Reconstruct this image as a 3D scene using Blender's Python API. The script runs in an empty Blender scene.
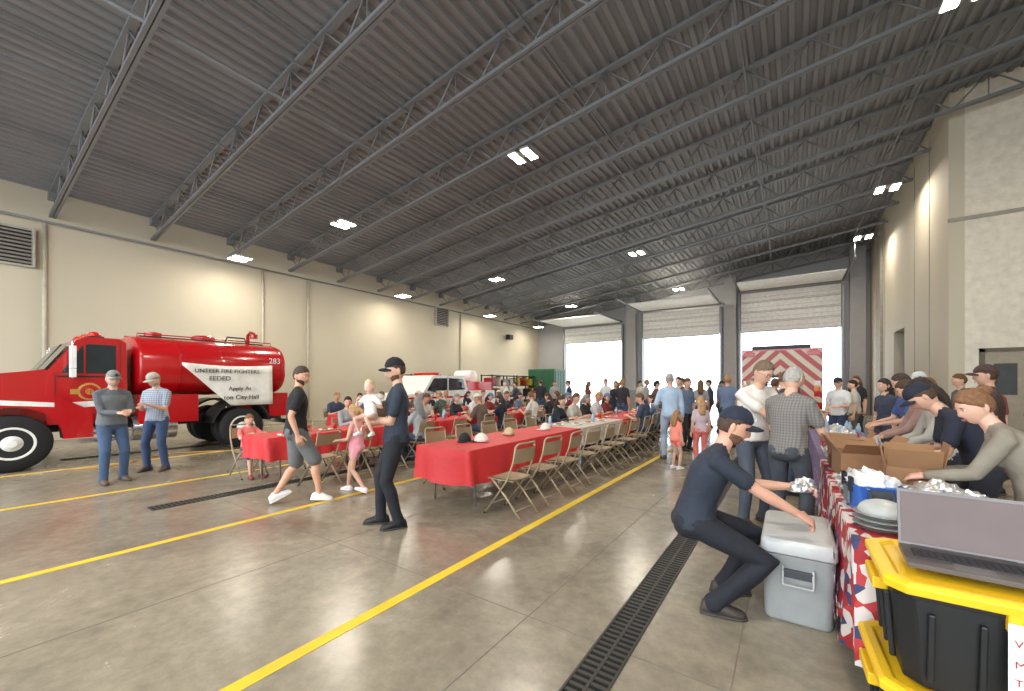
import bpy, math, random
from mathutils import Vector, Matrix
from mathutils.bvhtree import BVHTree
random.seed(7)
R=math.radians
def lin(c):
    return tuple(((v/255)/12.92 if v/255<=.04045 else ((v/255+.055)/1.055)**2.4) for v in c)
MC={}
def mat(name,rgb,rough=.6,metal=0,var=.10,scale=6,bump=0,bscale=30,emit=0,coat=0):
    key=(name,tuple(rgb),rough,metal)
    if key in MC: return MC[key]
    m=bpy.data.materials.new(name); m.use_nodes=True; nt=m.node_tree; N=nt.nodes; L=nt.links
    b=N['Principled BSDF']; c=lin(rgb)
    b.inputs['Roughness'].default_value=rough; b.inputs['Metallic'].default_value=metal
    if coat: b.inputs['Coat Weight'].default_value=coat
    tc=N.new('ShaderNodeTexCoord'); nz=N.new('ShaderNodeTexNoise'); nz.inputs['Scale'].default_value=scale; nz.inputs['Detail'].default_value=4
    L.new(tc.outputs['Object'],nz.inputs['Vector'])
    r=N.new('ShaderNodeValToRGB'); L.new(nz.outputs['Fac'],r.inputs['Fac'])
    r.color_ramp.elements[0].position=.3; r.color_ramp.elements[1].position=.7
    r.color_ramp.elements[0].color=tuple(v*(1-var) for v in c)+(1,)
    r.color_ramp.elements[1].color=tuple(min(1,v*(1+var)) for v in c)+(1,)
    L.new(r.outputs['Color'],b.inputs['Base Color'])
    if bump:
        n2=N.new('ShaderNodeTexNoise'); n2.inputs['Scale'].default_value=bscale; n2.inputs['Detail'].default_value=3
        L.new(tc.outputs['Object'],n2.inputs['Vector'])
        bp=N.new('ShaderNodeBump'); bp.inputs['Strength'].default_value=bump; bp.inputs['Distance'].default_value=.02
        L.new(n2.outputs['Fac'],bp.inputs['Height']); L.new(bp.outputs['Normal'],b.inputs['Normal'])
    if emit:
        b.inputs['Emission Color'].default_value=c+(1,); b.inputs['Emission Strength'].default_value=emit
    MC[key]=m; return m
def cloth(rgb,n='fabric'): return mat(n,rgb,.85,0,.14,5,.9,9)

class MB:
    def __init__(s): s.v=[];s.f=[];s.m=[];s.s=[]
    def add(s,vs,fs,m,sm=False):
        o=len(s.v); s.v+= [Vector(v) for v in vs]
        for f in fs: s.f.append([o+i for i in f]); s.m.append(m); s.s.append(sm)
    def box(s,c,d,m,rot=None):
        c=Vector(c); h=Vector(d)/2; vs=[]
        for z in(-1,1):
            for y in(-1,1):
                for x in(-1,1):
                    p=Vector((x*h.x,y*h.y,z*h.z))
                    if rot is not None: p=rot@p
                    vs.append(c+p)
        s.add(vs,[(0,2,3,1),(4,5,7,6),(0,1,5,4),(2,6,7,3),(0,4,6,2),(1,3,7,5)],m)
    def bb(s,x0,x1,y0,y1,z0,z1,m): s.box(((x0+x1)/2,(y0+y1)/2,(z0+z1)/2),(abs(x1-x0),abs(y1-y0),abs(z1-z0)),m)
    def loft(s,rings,m,sm=True,cap=True):
        n=len(rings[0]); vs=[p for r in rings for p in r]; fs=[]
        for i in range(len(rings)-1):
            for j in range(n):
                a=i*n+j;b=i*n+(j+1)%n; fs.append((a,b,b+n,a+n))
        if cap:
            fs.append(tuple(range(n))[::-1]); k=(len(rings)-1)*n; fs.append(tuple(range(k,k+n)))
        s.add(vs,fs,m,sm)
    def limb(s,pts,rad,m,n=10,round_=True):
        pts=[Vector(p) for p in pts]; rings=[]; T=[]
        for i in range(len(pts)):
            a=pts[max(0,i-1)];b=pts[min(len(pts)-1,i+1)]; t=(b-a)
            T.append(t.normalized() if t.length>1e-9 else Vector((0,0,1)))
        up=Vector((0,1,0)) if abs(T[0].y)<.8 else Vector((1,0,0))
        u=(up-T[0]*up.dot(T[0])).normalized()
        P=list(zip(pts,rad,T))
        if round_:
            P=[(pts[0]-T[0]*rad[0]*.85,rad[0]*.45,T[0]),(pts[0]-T[0]*rad[0]*.5,rad[0]*.82,T[0])]+P+[(pts[-1]+T[-1]*rad[-1]*.5,rad[-1]*.82,T[-1]),(pts[-1]+T[-1]*rad[-1]*.85,rad[-1]*.45,T[-1])]
        for p,r,t in P:
            u=(u-t*u.dot(t)).normalized(); w=t.cross(u)
            rings.append([p+u*r*math.cos(2*math.pi*j/n)+w*r*math.sin(2*math.pi*j/n) for j in range(n)])
        s.loft(rings,m)
    def tube(s,a,b,r,m,n=8,r2=None): s.limb([a,b],[r,r if r2 is None else r2],m,n,False)
    def path(s,pts,r,m,n=6): s.limb(pts,[r]*len(pts),m,n,False)
    def ell(s,c,r,m,M=None,n=12,k=8,fn=None):
        c=Vector(c); rings=[]
        for i in range(1,k):
            th=math.pi*i/k; ring=[]
            for j in range(n):
                ph=2*math.pi*j/n; u=Vector((math.sin(th)*math.cos(ph),math.sin(th)*math.sin(ph),math.cos(th)))
                p=fn(u) if fn else Vector((u.x*r[0],u.y*r[1],u.z*r[2]))
                if M is not None:p=M@p
                ring.append(c+p)
            rings.append(ring)
        o=len(s.v); s.loft(rings,m,True,False)
        for u,ri,rev in((Vector((0,0,1)),0,0),(Vector((0,0,-1)),len(rings)-1,1)):
            p=fn(u) if fn else Vector((0,0,u.z*r[2]))
            if M is not None:p=M@p
            t=len(s.v); s.v.append(c+p)
            for j in range(n):
                a=o+ri*n+j;b=o+ri*n+(j+1)%n
                s.f.append([t,b,a] if rev else [t,a,b]); s.m.append(m); s.s.append(True)
    def prism(s,poly,x0,x1,m,ax='x'):
        def P(a,b,c): return {'x':(c,a,b),'y':(a,c,b),'z':(a,b,c)}[ax]
        n=len(poly); vs=[P(a,b,x0) for a,b in poly]+[P(a,b,x1) for a,b in poly]
        fs=[tuple(range(n)),tuple(range(2*n-1,n-1,-1))]+[(i,i+n,(i+1)%n+n,(i+1)%n) for i in range(n)]
        s.add(vs,fs,m)
    def lathe(s,c,prof,m,axis='x',n=28,sm=True):
        rings=[]
        for a,r in prof:
            ring=[]
            for j in range(n):
                t=2*math.pi*j/n; y,z=r*math.cos(t),r*math.sin(t)
                p={'x':(a,y,z),'y':(y,a,z),'z':(y,z,a)}[axis]; ring.append(Vector(c)+Vector(p))
            rings.append(ring)
        s.loft(rings,m,sm)
    def mesh(s,name,mats,fix=True):
        me=bpy.data.meshes.new(name); me.from_pydata([tuple(v) for v in s.v],[],s.f)
        for m in mats: me.materials.append(m)
        me.polygons.foreach_set('material_index',s.m); me.polygons.foreach_set('use_smooth',s.s)
        me.update(); return me
    def finish(s,name,mats,loc=(0,0,0),rz=0,bevel=0,fixn=True):
        me=s.mesh(name,mats)
        if fixn:
            import bmesh
            bm=bmesh.new(); bm.from_mesh(me); bmesh.ops.recalc_face_normals(bm,faces=bm.faces); bm.to_mesh(me); bm.free()
        return place(me,name,loc,rz,bevel)
def place(me,name,loc=(0,0,0),rz=0,bevel=0):
    ob=bpy.data.objects.new(name,me); bpy.context.collection.objects.link(ob)
    ob.location=loc; ob.rotation_euler=(0,0,R(rz))
    if bevel:
        b=ob.modifiers.new('bevel','BEVEL'); b.width=bevel; b.segments=2; b.limit_method='ANGLE'; b.angle_limit=R(40)
    return ob
def text(body,size,m,parent,loc,rot,ext=.002,align='LEFT',name='lettering'):
    cu=bpy.data.curves.new(name,'FONT'); cu.body=body; cu.size=size; cu.extrude=ext; cu.align_x=align; cu.materials.append(m)
    ob=bpy.data.objects.new(name,cu); bpy.context.collection.objects.link(ob); ob.parent=parent; ob.location=loc; ob.rotation_euler=rot; return ob

# ------------------------------------------------------------ people
def ik(a,b,l1,l2,pole):
    d=b-a; L=max(min(d.length,(l1+l2)*.998),abs(l1-l2)+.02); dn=d.normalized(); b=a+dn*L
    x=(l1*l1-l2*l2+L*L)/(2*L); h=math.sqrt(max(0,l1*l1-x*x)); p=pole-dn*pole.dot(dn)
    if p.length<1e-4:p=Vector((1,0,0))
    return a+dn*x+p.normalized()*h,b
EYE=mat('eye_white',(225,220,215),.3); DARK=mat('iris_dark',(35,28,24),.3)
def voxelize(mb,vox,it):
    me=mb.mesh('tmp',[]); ob=bpy.data.objects.new('tmp',me); bpy.context.collection.objects.link(ob)
    r=ob.modifiers.new('r','REMESH'); r.mode='VOXEL'; r.voxel_size=vox
    sm=ob.modifiers.new('s','SMOOTH'); sm.factor=.5; sm.iterations=it
    dg=bpy.context.evaluated_depsgraph_get(); ev=ob.evaluated_get(dg); m2=ev.to_mesh()
    vs=[v.co.copy() for v in m2.vertices]; fs=[tuple(p.vertices) for p in m2.polygons]; cs=[p.center.copy() for p in m2.polygons]
    ev.to_mesh_clear(); bpy.data.objects.remove(ob); bpy.data.meshes.remove(me)
    return vs,fs,cs
def hand(mb,w,d,n,side,curl,thumbside):
    d=d.normalized(); n=(n-d*n.dot(d)).normalized(); sd=d.cross(n).normalized()
    if sd.dot(thumbside)<0: sd=-sd
    rings=[]
    for t,rx,ry in((-.02,.024,.02),(.0,.026,.018),(.035,.038,.017),(.075,.042,.015),(.092,.038,.011)):
        rings.append([w+d*t+sd*rx*math.cos(2*math.pi*j/10)+n*ry*math.sin(2*math.pi*j/10) for j in range(10)])
    mb.loft(rings,0)
    for off,ln in((.031,.070),(.010,.079),(-.011,.073),(-.030,.056)):
        p=w+d*.08+sd*off; a=0; pts=[p]; cv=curl
        for fr in(.45,.32,.23):
            a+=cv; dd=d*math.cos(R(a))+n*math.sin(R(a)); p=p+dd*ln*fr; pts.append(p)
        mb.limb(pts,[.0095,.009,.008,.0065],0,6)
    p=w+d*.02+sd*.025; t1=(d*.6+sd*.75+n*.2).normalized(); t2=(d*.85+sd*.3+n*.35).normalized()
    mb.limb([p,p+t1*.035,p+t1*.035+t2*.032,p+t1*.035+t2*.055],[.014,.012,.011,.008],0,6)
def person(name,x,y,face,H=1.75,hip=(0,0,.93),lean=2,side=0,turn=0,fl=(-.11,0,.08),fr=(.11,.03,.08),hl=None,hr=None,
           hyaw=0,hpitch=5,shirt=(40,40,45),pants=(45,55,80),shoe=(40,35,32),skin=(205,160,135),hair=(70,50,35),style='short',
           cap=None,sleeve='short',legs='long',female=False,vox=.02,z0=0,hs=1.06,curl=22,beard=None,kp=(0,1,.15),shirtmat=None,
           toe=(8,8),footpitch=(0,0),capback=False,glasses=False,vest=None,logo=None,seated=False):
    s=H/1.75
    if seated:
        hip=(0,-.02,.53/s if s>.8 else .47/s); fl=(-.12,.40,.08); fr=(.12,.38,.08)
        if hl is None: hl=(-.16,.36,.80/s)
        if hr is None: hr=(.14,.38,.80/s)
    hip=Vector(hip); fem=female
    wsh=.155 if fem else .178
    def fr_(t):
        k=min(1,max(.25,.3+t*2.2)); return Matrix.Rotation(R(-lean*k),3,'X')@Matrix.Rotation(R(side*k),3,'Y')@Matrix.Rotation(R(turn*min(1,max(0,t*2))),3,'Z')
    def sp(t):
        p=hip.copy(); n=12
        for i in range(n): p=p+fr_(t*(i+.5)/n)@Vector((0,0,t/n))
        return p
    def ring(t,rx,ry,n=20,oy=0):
        M=fr_(t);c=sp(t)
        return [c+M@Vector((rx*math.copysign(abs(math.cos(a))**.85,math.cos(a)),oy+ry*math.copysign(abs(math.sin(a))**.85,math.sin(a)),0)) for a in [2*math.pi*j/n for j in range(n)]]
    B=MB()
    B.loft([ring(t,a,b) for t,a,b in((-.11,.09,.08),(-.07,.145,.11),(-.01,.170 if fem else .162,.125),(.07,.152,.115),(.12,.135,.10))],2)
    for sx in(-1,1): B.ell(hip+fr_(0)@Vector((sx*.07,-.055,-.02)),(.085,.085,.09),2)
    wa=.125 if fem else .152
    tors=[(-.03,.178,.142),(-.015,.174,.138),(.07,.158 if fem else .162,.125),(.17,wa,.112),(.28,.152 if fem else .170,.120),(.36,.160 if fem else .182,.125 if fem else .122),(.43,.145 if fem else .165,.105),(.48,.105,.082),(.515,.066,.062)]
    B.loft([ring(*r) for r in tors],1)
    for sx in(-1,1):
        B.limb([sp(.51)+fr_(.5)@Vector((sx*.03,-.01,0)),sp(.465)+fr_(.46)@Vector((sx*(wsh-.02),-.005,0))],[.052,.056],1)
        if fem: B.ell(sp(.34)+fr_(.35)@Vector((sx*.065,.085,0)),(.062,.055,.062),1)
    knees=[]
    for i,(f,sx) in enumerate(((fl,-1),(fr,1))):
        h=hip+fr_(0)@Vector((sx*.088,0,-.0)); f=Vector(f)
        kn,an=ik(h,f,.45,.42,Vector(kp)+Vector((sx*.12,0,0)))
        d1=kn-h; d2=an-kn; back=Vector((0,-1,0)); back=(back-d2.normalized()*back.dot(d2.normalized()))
        if legs=='long':
            B.limb([h,h+d1*.3,h+d1*.7,kn,kn+d2*.28+back*.012,kn+d2*.7,kn+d2*.88,an+d2.normalized()*.015],[.092,.090,.075,.066,.066,.057,.055,.062],2,14)
        elif legs=='shorts':
            B.limb([h,h+d1*.35,h+d1*.93],[.096,.098,.092],2,14)
            B.limb([h+d1*.6,kn,kn+d2*.3+back*.014,kn+d2*.72,an],[.065,.052,.058,.040,.036],0)
        else:
            B.limb([h,h+d1*.4],[.09,.08],2)
            B.limb([h+d1*.1,h+d1*.6,kn,kn+d2*.3+back*.012,kn+d2*.75,an],[.08,.065,.050,.054,.04,.035],0)
        knees.append((kn,an))
    arms=[]
    for i,(ht,sx) in enumerate(((hl,-1),(hr,1))):
        M=fr_(.46); sh=sp(.448)+M@Vector((sx*wsh,0,0)); inn=sp(.45)+M@Vector((sx*.10,0,0))
        if ht is None: ht=sh+Vector((sx*.07,.04,-.53))
        ht=Vector(ht)
        el,wr=ik(sh,ht,.29,.25,Vector((sx*.45,-.7,-.6)))
        d1=el-sh; d2=wr-el
        if sleeve=='short':
            B.limb([inn,sh,sh+d1*.3,sh+d1*.62,sh+d1*.66],[.064,.063,.058,.058,.060],1,12)
            B.limb([sh+d1*.3,sh+d1*.7,el,el+d2*.25,el+d2*.8,wr],[.046,.042,.038,.041,.029,.025],0)
        elif sleeve=='none':
            B.limb([inn,sh],[.058,.052],1)
            B.limb([sh,sh+d1*.7,el,el+d2*.3,el+d2*.8,wr],[.05,.042,.036,.037,.028,.024],0)
        else:
            B.limb([inn,sh,sh+d1*.4,el,el+d2*.4,wr-d2*.06],[.064,.063,.056,.050,.046,.038],1,12)
            B.limb([el+d2*.5,wr],[.03,.026],0)
        arms.append((wr,d2,sx))
    Mh=Matrix.Rotation(R(hyaw),3,'Z')@Matrix.Rotation(R(-hpitch),3,'X')
    nb=sp(.52); up=(fr_(.5)@Vector((0,0,1))*.6+Mh@Vector((0,0,1))*.4).normalized()
    hc=nb+up*(.080+.085*hs)+Vector((0,.016,0))
    B.limb([sp(.46),nb,nb.lerp(hc,.5),hc-Mh@Vector((0,.02,.03))],[.066,.056,.052,.056],0,14)
    if vest: B.loft([ring(t,a+.012,b+.014) for t,a,b in tors[1:7]],12)
    vs,fs,cs=voxelize(B,vox,2 if vox>.018 else 4)
    tree=BVHTree.FromPolygons(B.v,B.f)
    P=MB(); P.v=[Vector(v) for v in vs]; P.f=[list(f) for f in fs]; P.s=[True]*len(fs)
    P.m=[B.m[tree.find_nearest(c)[2]] for c in cs]
    def ss(a,b,x): 
        t=min(1,max(0,(x-a)/(b-a))); return t*t*(3-2*t)
    def shape(k,hm=None,lo=.9):
        def fn(u):
            x,yy,z=u; q=k
            if hm: q=lo+(k-lo)*ss(-.06,.06,hm(u))
            rr=math.sqrt(x*x+yy*yy); g=(rr**.82)/rr if rr>1e-4 else 1
            w=(1-.26*max(0,-z)**1.4)*g
            px=x*.073*w; py=yy*.094*g; pz=z*.118
            if yy<0 and z<0: py*=(1-.40*(-z))
            if z<0 and yy>0: py*=1-.10*(-z)
            if not hm and yy>0:
                py-=.009*math.exp(-(((abs(x)-.42)/.17)**2+((z-.05)/.12)**2))
                py+=.004*math.exp(-(((abs(x)-.3)/.3)**2+((z-.24)/.09)**2))
                nz_=max(0,1-abs(z+.28)/.12) if z<-.28 else max(0,1-(z+.28)/.42)
                py+=.022*math.exp(-(x/(.11+.05*nz_))**2)*nz_
                py+=.006*math.exp(-((x/.3)**2+((z+.8)/.2)**2))
            return Vector((px*q,py*q,pz*q))*hs
        return fn
    def hp(a,b,c): return hc+Mh@(Vector((a,b,c))*hs)
    fine=vox<.018
    P.ell(hc,None,0,Mh,40 if fine else 20,30 if fine else 14,shape(1))
    for sx in(-1,1):
        P.ell(hp(sx*.031,.0765,.006),(.0115*hs,.010*hs,.0085*hs),5,Mh,10,6)
        P.ell(hp(sx*.031,.0855,.006),(.0052*hs,.0022*hs,.0055*hs),6,Mh,8,6)
        P.ell(hp(sx*.031,.0845,.0145),(.014*hs,.006*hs,.003*hs),0,Mh,8,6)
        P.ell(hp(sx*.032,.0905,.025),(.016*hs,.004*hs,.003*hs),4,Mh,8,6)
        P.ell(hp(sx*.074,-.008,-.004),(.008*hs,.018*hs,.030*hs),0,Mh@Matrix.Rotation(R(sx*12),3,'Z'),10,8)
    P.ell(hp(0,.0905,-.060),(.021*hs,.006*hs,.0035*hs),7,Mh,10,6); P.ell(hp(0,.0895,-.067),(.018*hs,.006*hs,.0045*hs),7,Mh,10,6)
    if beard: P.ell(hc,None,8,Mh,32,24,shape(1.035,lambda u:min(-.34-u.z-.35*max(0,u.y-.6),u.y+.15,(abs(u.x)-.27) if -.62<u.z<-.46 and u.y>.5 else 1),.93))
    if style!='bald':
        if style=='short': cond=lambda u:u.z-(.62*u.y-.06+(.10 if abs(u.x)>.8 and u.y>0 else 0)) if u.y>-.25 else u.z+.45
        elif style=='long': cond=lambda u:u.z-(.62*u.y+.05 if u.y>.25 else -1.2)
        else: cond=lambda u:u.z-(.60*u.y-.05) if u.y>-.3 else u.z+.45
        P.ell(hc,None,4,Mh,36 if fine else 20,26 if fine else 14,shape(1.11 if style!='short' else 1.075,cond,.86))
        if style=='long':
            pts=[hp(0,-.045,.04),hp(0,-.075,-.06),hp(0,-.085,-.14),nb+Vector((0,-.10,-.06)),nb+Vector((0,-.125,-.15))]
            rr=[(.075,.05),(.084,.048),(.084,.04),(.08,.032),(.05,.018)]
            P.loft([[p+Mh@Vector((a*hs*math.cos(t),b*hs*math.sin(t),0)) for t in[2*math.pi*j/14 for j in range(14)]] for p,(a,b) in zip(pts,rr)],4)
        if style=='pony':
            P.limb([hp(0,-.09,.04),hp(0,-.13,.0),hp(0,-.13,-.08),hp(0,-.115,-.15)],[.02*hs,.03*hs,.026*hs,.012*hs],4,8)
        if style=='bun': P.ell(hp(0,-.085,.085),(.045*hs,.04*hs,.04*hs),4,Mh,12,8)
    if cap is not None:
        q=-1 if capback else 1
        P.ell(hc,None,9,Mh,36,26,shape(1.13,lambda u:u.z-(.34 if u.y*q>0 else .34+.22*u.y*q),.80))
        top=[]; n=17
        for row,(r_,dz) in enumerate(((.0,0),(.5,.004),(1,-.002))):
            for j in range(n):
                a=math.pi*j/(n-1); top.append((.074*math.cos(a),q*(.060+.030*math.sin(a)+r_*.072*math.sin(a)**.8),.042+dz-.020*math.cos(a)**2-.012*r_*(1-math.sin(a))))
        vs_=[hp(*p) for p in top]+[hp(p[0],p[1],p[2]-.006) for p in top]; m_=3*n; F=[]
        for r_ in range(2):
            for j in range(n-1):
                a=r_*n+j; F+=[(a,a+1,a+n+1,a+n),(a+m_,a+n+m_,a+n+1+m_,a+1+m_)]
        F+=[(2*n+j,2*n+j+1,2*n+j+1+m_,2*n+j+m_) for j in range(n-1)]
        P.add(vs_,F,9,True)
        P.ell(hp(0,0,.134),(.008,.008,.005),9,Mh,6,4)
        if logo: P.ell(hp(0,.098*q,.075),(.024,.008,.02),10,Mh,10,6)
    if glasses:
        for sx in(-1,1):
            P.path([hp(sx*.031+.022*math.cos(a),.100,.004+.016*math.sin(a)) for a in[2*math.pi*j/10 for j in range(11)]],.0018,6,5); P.path([hp(sx*.053,.098,.008),hp(sx*.08,.0,.008)],.0018,6,5)
        P.path([hp(-.009,.102,.008),hp(.009,.102,.008)],.0018,6,5)
    for wr,d2,sx in arms:
        dn=abs(d2.normalized().z)>.6
        hand(P,wr,d2,Vector((-sx,.25,.0)) if dn else Vector((-sx*.5,0,-1)),sx,curl,Vector((-sx*.3,1,.3)) if dn else Vector((-sx,0,.3)))
    for i,((kn,an),sx) in enumerate(zip(knees,(-1,1))):
        M=Matrix.Rotation(R(-sx*toe[i]),3,'Z')@Matrix.Rotation(R(-footpitch[i]),3,'X')
        def fp(yy,rx,z0_,z1_): 
            return [an+M@Vector((rx*math.cos(a),yy,-.08+(z0_+z1_)/2+(z1_-z0_)/2*math.sin(a))) for a in[2*math.pi*j/12 for j in range(12)]]
        P.loft([fp(-.085,.022,.012,.05),fp(-.075,.036,.0,.085),fp(-.02,.041,.0,.115),fp(.04,.041,.0,.098),fp(.10,.048,.0,.068),fp(.15,.042,.0,.055),fp(.175,.020,.006,.035)],3)
        P.loft([fp(-.09,.034,-.0,.022),fp(-.03,.044,-.0,.022),fp(.10,.052,-.0,.022),fp(.16,.043,-.0,.022),fp(.182,.02,-.0,.02)],11)
    for v in P.v: v*=s
    mats=[mat('skin',skin,.55,0,.06,10),shirtmat or cloth(shirt,'shirt'),cloth(pants,'trousers'),mat('shoe',shoe,.6),mat('hair',hair,.7,0,.3,40,.6,90),EYE,DARK,
          mat('lips',(170,105,95),.5),mat('beard',beard or hair,.8,0,.3,40),cloth(cap or (30,30,30),'cap_fabric'),mat('cap_logo',logo or (220,220,220),.6),
          mat('shoe_sole',(225,222,215) if sum(shoe)>400 else (60,55,50),.7),cloth(vest or (90,90,90),'vest')]
    me=P.mesh(name,mats)
    return place(me,name,(x,y,z0),face-90)

def plaid(name,c1,c2,c3,sc=9):
    m=bpy.data.materials.new(name); m.use_nodes=True; nt=m.node_tree;N=nt.nodes;L=nt.links;b=N['Principled BSDF'];b.inputs['Roughness'].default_value=.85
    tc=N.new('ShaderNodeTexCoord')
    rgb=N.new('ShaderNodeRGB'); rgb.outputs[0].default_value=lin(c1)+(1,); last=rgb.outputs[0]
    for ax,c in(('X',c2),('Z',c3)):
        w=N.new('ShaderNodeTexWave'); w.bands_direction=ax; w.inputs['Scale'].default_value=sc; w.inputs['Distortion'].default_value=.6; L.new(tc.outputs['Object'],w.inputs['Vector'])
        r=N.new('ShaderNodeValToRGB'); r.color_ramp.elements[0].position=.5; r.color_ramp.elements[1].position=.7; L.new(w.outputs['Fac'],r.inputs['Fac'])
        mu=N.new('ShaderNodeMath'); mu.operation='MULTIPLY'; mu.inputs[1].default_value=.5; L.new(r.outputs['Color'],mu.inputs[0])
        mx=N.new('ShaderNodeMixRGB'); L.new(mu.outputs[0],mx.inputs['Fac']); L.new(last,mx.inputs[1]); mx.inputs[2].default_value=lin(c)+(1,); last=mx.outputs[0]
    L.new(last,b.inputs['Base Color']); return m
PL1=plaid('plaid_blue',(140,150,165),(200,205,212),(80,95,118)); PL2=plaid('plaid_brown',(128,122,114),(78,78,86),(92,88,86),12)

SH=[(35,35,40),(50,60,80),(150,150,152),(190,185,175),(120,40,40),(70,80,70),(25,30,45),(205,205,205),(95,110,135),(90,70,60)]
HR=[(60,42,30),(95,70,45),(35,28,24),(150,115,75),(120,120,118),(80,55,35)]
SK=[(208,163,138),(195,150,125),(215,172,150),(180,135,108)]
person('man',-8.93,1.71,8,H=1.78,hl=(-.10,.32,1.12),hr=(.04,.34,1.10),hpitch=10,shirt=(86,90,96),sleeve='long',vest=(98,102,104),pants=(62,82,112),shoe=(90,70,55),cap=(120,122,120),hair=(150,148,145),beard=(150,145,140),vox=.014,logo=(60,60,60),fl=(-.14,0,.08),fr=(.13,.1,.08))
person('man',-9.5,2.42,-50,H=1.78,hl=(-.08,.30,1.18),hr=(.08,.28,1.14),hpitch=28,hyaw=-15,shirtmat=PL1,pants=(52,68,100),shoe=(80,60,45),cap=(175,172,160),hair=(120,110,100),vox=.014,beard=(150,140,130),fl=(-.14,0,.08),fr=(.13,.05,.08))
person('man',-5.36,2.78,70,H=1.82,hip=(0,0,.915),lean=4,fl=(-.10,-.22,.12),fr=(.10,.25,.10),footpitch=(-22,8),hl=(-.30,.12,.90),hr=(.30,-.02,.88),hyaw=-48,hpitch=8,shirt=(22,22,24),pants=(98,98,98),legs='shorts',shoe=(232,232,230),hair=(60,45,35),beard=(60,42,32),skin=(200,150,122),vox=.013)
person('man',-3.60,2.97,232,H=1.86,hip=(0,0,.92),lean=-3,fl=(-.11,-.02,.08),fr=(.10,.15,.08),hl=(-.02,.27,1.12),hr=(.14,.25,1.04),hyaw=12,hpitch=12,shirt=(42,50,62),pants=(24,26,32),shoe=(22,20,20),cap=(22,24,30),hair=(70,50,38),beard=(95,65,45),vox=.012,curl=30)
person('baby',-3.69,2.71,290,H=.74,z0=.88,hs=1.6,hip=(0,0,.80),lean=4,fl=(-.20,.24,.42),fr=(.20,.2,.42),hl=(-.25,.25,1.15),hr=(.25,.2,1.2),shirt=(225,222,215),pants=(215,190,185),legs='bare',shoe=(235,225,220),hair=(205,180,140),skin=(225,180,160),vox=.02,hpitch=0)
person('girl',-5.18,3.56,205,H=1.27,hs=1.25,hip=(0,0,.9),fl=(-.10,-.22,.11),fr=(.10,.24,.08),footpitch=(-20,0),hl=(-.20,.28,1.05),hr=(.22,.1,.9),shirt=(225,150,160),pants=(232,165,175),legs='bare',shoe=(235,215,215),hair=(190,150,100),style='pony',female=True,vox=.018,sleeve='none')
person('man',-.45,3.18,20,H=1.84,hip=(-.02,-.12,.55),lean=24,turn=-10,fl=(-.16,.10,.08),fr=(.14,-.02,.08),footpitch=(0,0),hl=(-.08,.50,.80),hr=(.16,.48,.66),hyaw=-10,hpitch=20,shirt=(38,44,56),pants=(24,26,34),shoe=(58,50,42),cap=(30,36,52),logo=(215,215,215),hair=(70,50,38),beard=(105,75,55),skin=(205,155,130),vox=.011,curl=32,kp=(0,1,.4))
person('man',-.02,4.78,62,H=1.74,lean=6,fl=(-.14,0,.08),fr=(.13,.05,.08),hl=(-.16,.36,1.02),hr=(.2,.34,.98),hpitch=22,shirtmat=PL2,pants=(62,66,72),hair=(165,160,152),shoe=(60,50,45),vox=.013)
person('man',-.36,5.30,-50,H=1.84,lean=13,fl=(-.14,0,.08),fr=(.13,.05,.08),hl=(-.02,.46,1.0),hr=(-.12,.4,1.05),hpitch=26,shirt=(215,208,198),pants=(70,75,85),hair=(110,90,72),shoe=(60,50,45),glasses=True,vox=.013,hyaw=10)
person('man',-2.08,8.87,110,H=1.80,hl=(-.22,.2,1.0),hpitch=14,shirt=(160,178,198),pants=(150,160,175),hair=(150,145,140),shoe=(70,60,50),sleeve='long',vox=.018)
person('girl',-1.42,8.5,120,H=1.30,hs=1.22,shirt=(190,170,175),pants=(225,120,110),hair=(175,135,95),style='long',female=True,shoe=(225,220,220),legs='long',vox=.02)
person('girl',-1.75,7.9,60,H=1.05,hs=1.3,shirt=(235,140,120),pants=(235,120,110),hair=(150,110,70),style='long',female=True,shoe=(225,220,220),legs='bare',vox=.02)
person('woman',1.22,3.98,168,H=1.64,hip=(0,-.1,.88),lean=32,hl=(-.12,.46,.98),hr=(.12,.42,.98),hpitch=22,hyaw=30,shirt=(132,124,110),sleeve='long',pants=(40,42,50),hair=(122,84,54),style='bun',female=True,vox=.012,skin=(215,168,145))
person('man',1.30,4.85,178,H=1.68,lean=38,hl=(-.12,.50,1.0),hr=(.12,.46,1.0),hpitch=44,shirt=(34,38,52),pants=(40,42,50),cap=(30,34,46),vox=.014)
person('woman',1.30,5.65,185,H=1.66,lean=20,hl=(-.12,.46,1.0),hr=(.12,.44,1.0),hpitch=30,shirt=(165,160,150),sleeve='long',pants=(40,42,50),hair=(45,32,26),style='long',female=True,vox=.016)
person('woman',1.32,6.5,180,H=1.64,lean=18,hl=(-.12,.46,1.0),hr=(.12,.44,1.0),hpitch=28,shirt=(150,120,110),sleeve='long',pants=(60,60,70),hair=(70,48,34),style='long',female=True)
person('man',1.35,7.4,190,H=1.72,lean=10,hl=(-.12,.4,1.05),hr=(.12,.38,1.05),hpitch=22,shirt=(60,80,130),pants=(60,60,70),hair=(60,45,35))
person('man',1.98,5.75,200,H=1.74,shirt=(60,52,50),pants=(60,60,70),hair=(110,72,50),hpitch=15,beard=(110,70,50),vox=.016)
person('woman',2.2,6.6,190,H=1.70,shirt=(95,70,62),pants=(60,60,70),hair=(130,80,48),style='bun',female=True)
person('man',2.05,7.5,170,H=1.80,shirt=(75,60,55),pants=(60,60,70),hair=(70,48,35),cap=(70,50,45))
person('woman',1.7,8.4,200,H=1.66,shirt=(160,140,125),pants=(60,60,70),hair=(125,85,50),style='long',female=True)
person('man',2.4,8.8,200,H=1.72,shirt=(130,60,55),pants=(60,60,70),hair=(75,55,40))
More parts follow.
